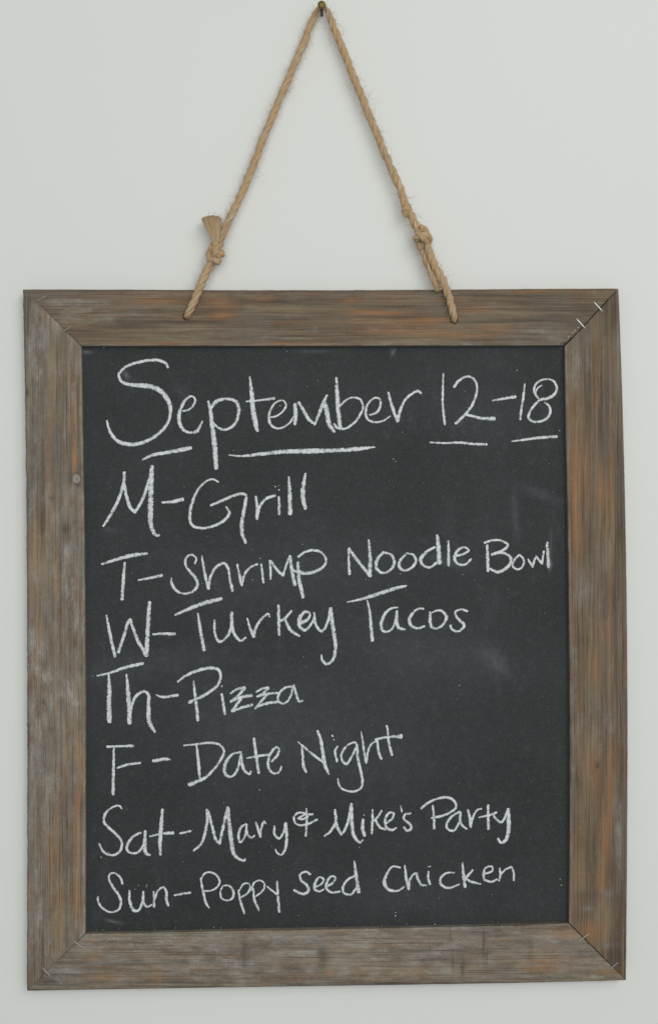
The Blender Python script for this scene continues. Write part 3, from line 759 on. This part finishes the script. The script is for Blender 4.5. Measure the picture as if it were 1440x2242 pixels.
# ------------------------------------------------------------------ rope
def rope_tube(path, radii, verts, faces, grain, pitch=70 * U, strands=3, phase=0.0, seed=1):
    p = np.array(path, float)
    # resample evenly
    seg = np.linalg.norm(np.diff(p, axis=0), axis=1); s = np.concatenate([[0], np.cumsum(seg)])
    n = max(6, int(s[-1] / .0008)); ss = np.linspace(0, s[-1], n)
    q = np.stack([np.interp(ss, s, p[:, k]) for k in range(3)], 1); R = np.interp(ss, s, radii)
    tg = np.gradient(q, axis=0); tg /= np.maximum(np.linalg.norm(tg, axis=1), 1e-9)[:, None]
    nrm = np.array([0, 1.0, 0]); nrm = nrm - tg[0] * nrm.dot(tg[0]); nrm /= np.linalg.norm(nrm)
    N, Bn = [], []
    for i in range(n):
        nrm = nrm - tg[i] * nrm.dot(tg[i]); nrm /= max(np.linalg.norm(nrm), 1e-9)
        N.append(nrm.copy()); Bn.append(np.cross(tg[i], nrm))
    N, Bn = np.array(N), np.array(Bn)
    for k in range(strands):
        irr = np.array([mnoise.noise((x * 60, k * 5.0, seed)) for x in ss])
        a = phase + 2 * math.pi * k / strands + 2 * math.pi * ss / pitch + irr * .9
        off = R * .40
        c = q + (N * np.cos(a)[:, None] + Bn * np.sin(a)[:, None]) * off[:, None]
        rad = R * (.57 + .12 * np.array([mnoise.noise((x * 140, k * 3.0, seed + 4)) + .6 * mnoise.noise((x * 420, k * 3.0, seed + 9)) for x in ss]))
        tube(c, rad, verts, faces, 10, grain, seed * 10 + k)
    return q, R

def fuzz(q, R, count, verts, faces, grain, lo=.003, hi=.010, thick=.00009):
    for _ in range(count):
        i = random.randrange(1, len(q) - 1)
        t = q[i + 1] - q[i - 1]; t = t / max(np.linalg.norm(t), 1e-9)
        d = rng.normal(size=3); d -= t * d.dot(t); d /= np.linalg.norm(d)
        if d[1] > .55: continue
        dirv = d * .8 + t * random.uniform(-1.2, 1.2); dirv /= np.linalg.norm(dirv)
        L = random.uniform(lo, hi); c = q[i] + d * R[i] * .9
        bend = rng.normal(size=3) * .5
        pts = [c + dirv * L * f + bend * L * f * f * .6 for f in (0, .25, .5, .75, 1)]
        for pt in pts: pt[1] = min(pt[1], WALL_Y - .0006)
        tube(pts, [thick, thick, thick * .9, thick * .7, thick * .3], verts, faces, 3, grain, random.random() * 40, False)

def path3(pts, step=2.0):      # (x, y, depth in m, radius in grid units) -> world points
    a = np.array([(x, y, d * 10000) for (x, y, d, r) in pts], float)
    c = catmull([(x, y, w) for x, y, w in a], step)
    r = catmull([(x, y, w) for (x, y, _, w) in pts], step)[:, 2]
    return [P(x, y, d / 10000) for x, y, d in c], [k * U for k in r]

v, f, g = [], [], []
LP = [(708, 13.5, 0.0045, 4.6), (703, 12.5, 0.0045, 4.6), (697, 18, 0.0045, 5.2), (688, 34, 0.0045, 7.4), (676, 64, 0.0045, 8.6), (665, 95, 0.0043, 8.8), (650, 128, 0.0043, 8.8), (632, 171, 0.0040, 8.8), (617, 206, 0.0036, 8.8),
      (604, 238, 0.0036, 8.8), (590, 272, 0.0032, 8.8), (575, 306, 0.0029, 8.8), (561, 345, 0.0025, 9), (545, 386, 0.0022, 9), (530, 422, 0.0018, 9), (516, 452, 0.0014, 9), (503, 479, 0.0011, 9), (491, 507, 0.0007, 9.2), (481, 533, 0.0004, 9)]
RP = [(700, 13.5, 0.0045, 4.6), (705, 12.5, 0.0045, 4.6), (713, 18.5, 0.0045, 5.4), (722, 37, 0.0045, 8), (731, 61, 0.0045, 8.8), (743, 91, 0.0043, 9), (757, 125, 0.0043, 9), (770, 160, 0.0040, 9), (782, 188, 0.0036, 9), (794, 217, 0.0036, 9),
      (805, 246, 0.0032, 9), (816, 272, 0.0031, 9), (828, 300, 0.0029, 9), (838, 327, 0.0027, 9.2), (851, 356, 0.0025, 9.2), (864, 386, 0.0022, 9.4), (876, 414, 0.0018, 9.6), (885, 444, 0.0014, 9.6), (892, 460, 0.0011, 10), (904, 482, 0.0007, 10), (914, 502, 0.0004, 10)]
allq = []
for pts, ph, sd in ((LP, .3, 1), (RP, 1.4, 2)):
    p, r = path3(pts); q, R = rope_tube(p, r, v, f, g, phase=ph, seed=sd); allq.append((q, R))
# lower ends, over the top of the frame and into the holes
LL = [(470, 562, 0.000, 9), (464, 573, 0.000, 9.4), (450, 600, -.002, 9.8), (437, 631, -.0042, 9.6), (426, 657, -.0042, 9.2), (417, 677, -.0036, 9), (411.5, 688, -.0012, 8.4), (408.5, 693, .003, 7.6), (408, 694, .012, 7)]
RL = [(928, 526, 0.000, 9), (937, 545, -.001, 9.4), (948, 576, -.002, 9.6), (961, 600, -.003, 9.6), (973, 626, -.0042, 9.6), (984, 656, -.0042, 9.2), (990, 680, -.0036, 9), (993, 695, -.001, 8.2), (993.5, 701, .004, 7.4), (993.5, 702, .012, 7)]
for pts, ph, sd in ((LL, .9, 3), (RL, 2.0, 4)):
    p, r = path3(pts); q, R = rope_tube(p, r, v, f, g, phase=ph, seed=sd, pitch=62 * U); allq.append((q, R))
for q, R in allq: fuzz(q, R, max(20, int(len(q) * 1.1)), v, f, g)
rope = part('rope', v, f, M_rope)
add_attr(rope, 'grain', 'FLOAT_VECTOR', g)

def knot(cx, cy, ang, pieces, label, nf=26):
    """pieces: polylines in a frame whose x runs along the rope (grid units), y across, z out of the wall"""
    v, f, g = [], [], []
    ca, sa = math.cos(ang), math.sin(ang)
    for i, (pts, r) in enumerate(pieces):
        wp = []
        for (a, b, z) in pts:
            wp.append((cx + a * ca - b * sa, cy + a * sa + b * ca, .0005 - z * U, r))
        p, rr = path3(wp, 1.5)
        q, R = rope_tube(p, rr, v, f, g, phase=i * 1.1, seed=20 + i, pitch=46 * U)
        fuzz(q, R, nf, v, f, g, .002, .006)
    o = part('knot', v, f, M_rope, rope)
    add_attr(o, 'grain', 'FLOAT_VECTOR', g)
    o['label'] = label
    return o
# left knot: one and a half turns round the standing rope
def coil(a0, a1, turns, rad, start, n=22, skew=0.0, squash=.8):
    out = []
    for i in range(n):
        t = i / (n - 1); th = start + turns * 2 * math.pi * t
        out.append((a0 + (a1 - a0) * t + skew * math.sin(th), rad * math.cos(th), rad * squash * math.sin(th)))
    return out
angL = math.atan2(575 - 530, 464 - 483)
knot(473, 553, angL, [(coil(-13, 15, 1.65, 12, -1.0, skew=6), 9.2), ([(-22, -4, 8), (-12, -1, 15), (0, 1, 17), (9, 2, 14), (15, 3, 6)], 6.5), ([(-24, 5, 5), (-14, 6, 12), (-4, 6, 14), (4, 4, 9)], 5.5)], 'tight knot below the brushed out rope end')
angR = math.atan2(545 - 500, 937 - 912)
knot(924, 521, angR, [(coil(-16, 15, 1.75, 12.5, 2.0, skew=-6), 9.4), ([(-22, 3, 9), (-8, 1, 16), (4, -2, 16), (14, -3, 9)], 6.6)], 'bulky knot with its cut end tucked beside the rope')
knot(889, 459, angR + .25, [(coil(-6, 8, 1.1, 6.0, .6, skew=3), 6.6)], 'small overhand hitch above the bulky knot', 14)

# brushed-out end above the left knot
def make_fray():
    v, f, g = [], [], []
    for i in range(330):
        u = random.uniform(-1, 1); w = random.uniform(-1, 1)
        x0, y0 = 472 + u * 5, 540 - abs(u) * 2
        x1 = 463.5 + u * 21 + 2.5 * mnoise.noise((u * 3, w * 2, 5)) + random.uniform(-1.5, 1.5); y1 = 473.5 + u * u * 5 + 2.2 * mnoise.noise((u * 4, 1, 1)) + random.uniform(-2.0, 2.2)
        d0 = -.0045 + w * .0015; d1 = .000 + w * .0042 + .0014 * mnoise.noise((u * 3.5, 2, 2))
        mx, my = 471.5 + u * 9.5 + 2 * mnoise.noise((u * 5, w, 9)), 517
        pts = [(x0, y0, d0, 1), (472 + u * 7.5, 528, -.0035 + w * .002, 1), (mx, my, -.002 + w * .0028, 1), ((mx + x1) / 2 + u * 1.5, (my + y1) / 2, -.001 + w * .0034, 1), (x1, y1, d1, 1)]
        p, _ = path3(pts, 7); n = len(p); r0 = random.uniform(.00038, .00062)
        tube(p, [r0 * (1 - .35 * k / n) for k in range(n)], v, f, 5, g, i * 1.7)
    for i in range(6):      # stray ends
        x1, y1 = 463 + random.uniform(-24, 24), 470 + random.uniform(-8, 4)
        p, _ = path3([(466 + random.uniform(-8, 8), 490, 0, 1), ((463 + x1) / 2, 478, 0, 1), (x1, y1, -.001, 1)], 5)
        tube(p, [.00014] * len(p), v, f, 3, g, i)
    o = part('frayed_end', v, f, M_rope, rope)
    add_attr(o, 'grain', 'FLOAT_VECTOR', g)
make_fray()

# cut tail beside the right-hand rope
def make_tail():
    v, f, g = [], [], []
    p, r = path3([(918, 524, .003, 8), (924, 542, .0025, 8), (934, 574, .0015, 8.2), (946, 604, .000, 8), (955, 626, -.0012, 7.6), (957.5, 633, -.0016, 7.4)])
    q, R = rope_tube(p, r, v, f, g, phase=.5, seed=9, pitch=90 * U)
    fuzz(q, R, 24, v, f, g)
    for i in range(30):
        x = 957 + random.uniform(-7, 7)
        p, _ = path3([(x - 1.5, 626, -.0028 + random.uniform(-.002, .001), 1), (x, 634, -.003 + random.uniform(-.002, .001), 1), (x + random.uniform(-1, 3), 639 + random.uniform(-3, 1), -.003, 1)], 4)
        tube(p, [.0004, *([.00035] * (len(p) - 2)), .0002], v, f, 4, g, i)
    p, _ = path3([(921, 552, .001, 1), (923, 560, .000, 1), (925, 574, -.001, 1), (930, 584, -.001, 1), (936, 592, .0, 1)], 3)
    tube(p, [.0002] * len(p), v, f, 4, g, 3)
    o = part('cut_end', v, f, M_rope, rope)
    add_attr(o, 'grain', 'FLOAT_VECTOR', g)
make_tail()

# ------------------------------------------------------------------ nail
def make_nail():
    hy = WALL_Y - .0215
    hx, _, hz = P(704, 10.5, hy)
    e = bpy.data.objects.new('nail', None); e.location = (hx, WALL_Y, hz); C.objects.link(e)
    e['label'] = 'small round headed brass nail in the wall at the top of the rope'
    e['category'] = 'nail'
    def lathe(name, prof, mat, k=28):
        v, f = [], []
        for (r, y) in prof:
            for i in range(k):
                a = 2 * math.pi * i / k; v.append((r * math.cos(a), y - WALL_Y, r * math.sin(a)))
        for j in range(len(prof) - 1):
            for i in range(k):
                i2 = (i + 1) % k; f.append((j * k + i, j * k + i2, (j + 1) * k + i2, (j + 1) * k + i))
        f.append(tuple(range(k))[::-1]); f.append(tuple((len(prof) - 1) * k + i for i in range(k)))
        return link(name, v, f, mat, e)
    R = .0036
    lathe('nail_head', [(.0004, hy - .0020), (R * .45, hy - .0019), (R * .75, hy - .0014), (R * .95, hy - .0005), (R, hy + .0002), (R * .95, hy + .0008), (R * .5, hy + .0012), (.0012, hy + .0013)], M_brass)
    lathe('nail_shank', [(.0015, hy + .0010), (.0015, WALL_Y + .002)], M_dark, 16)
make_nail()
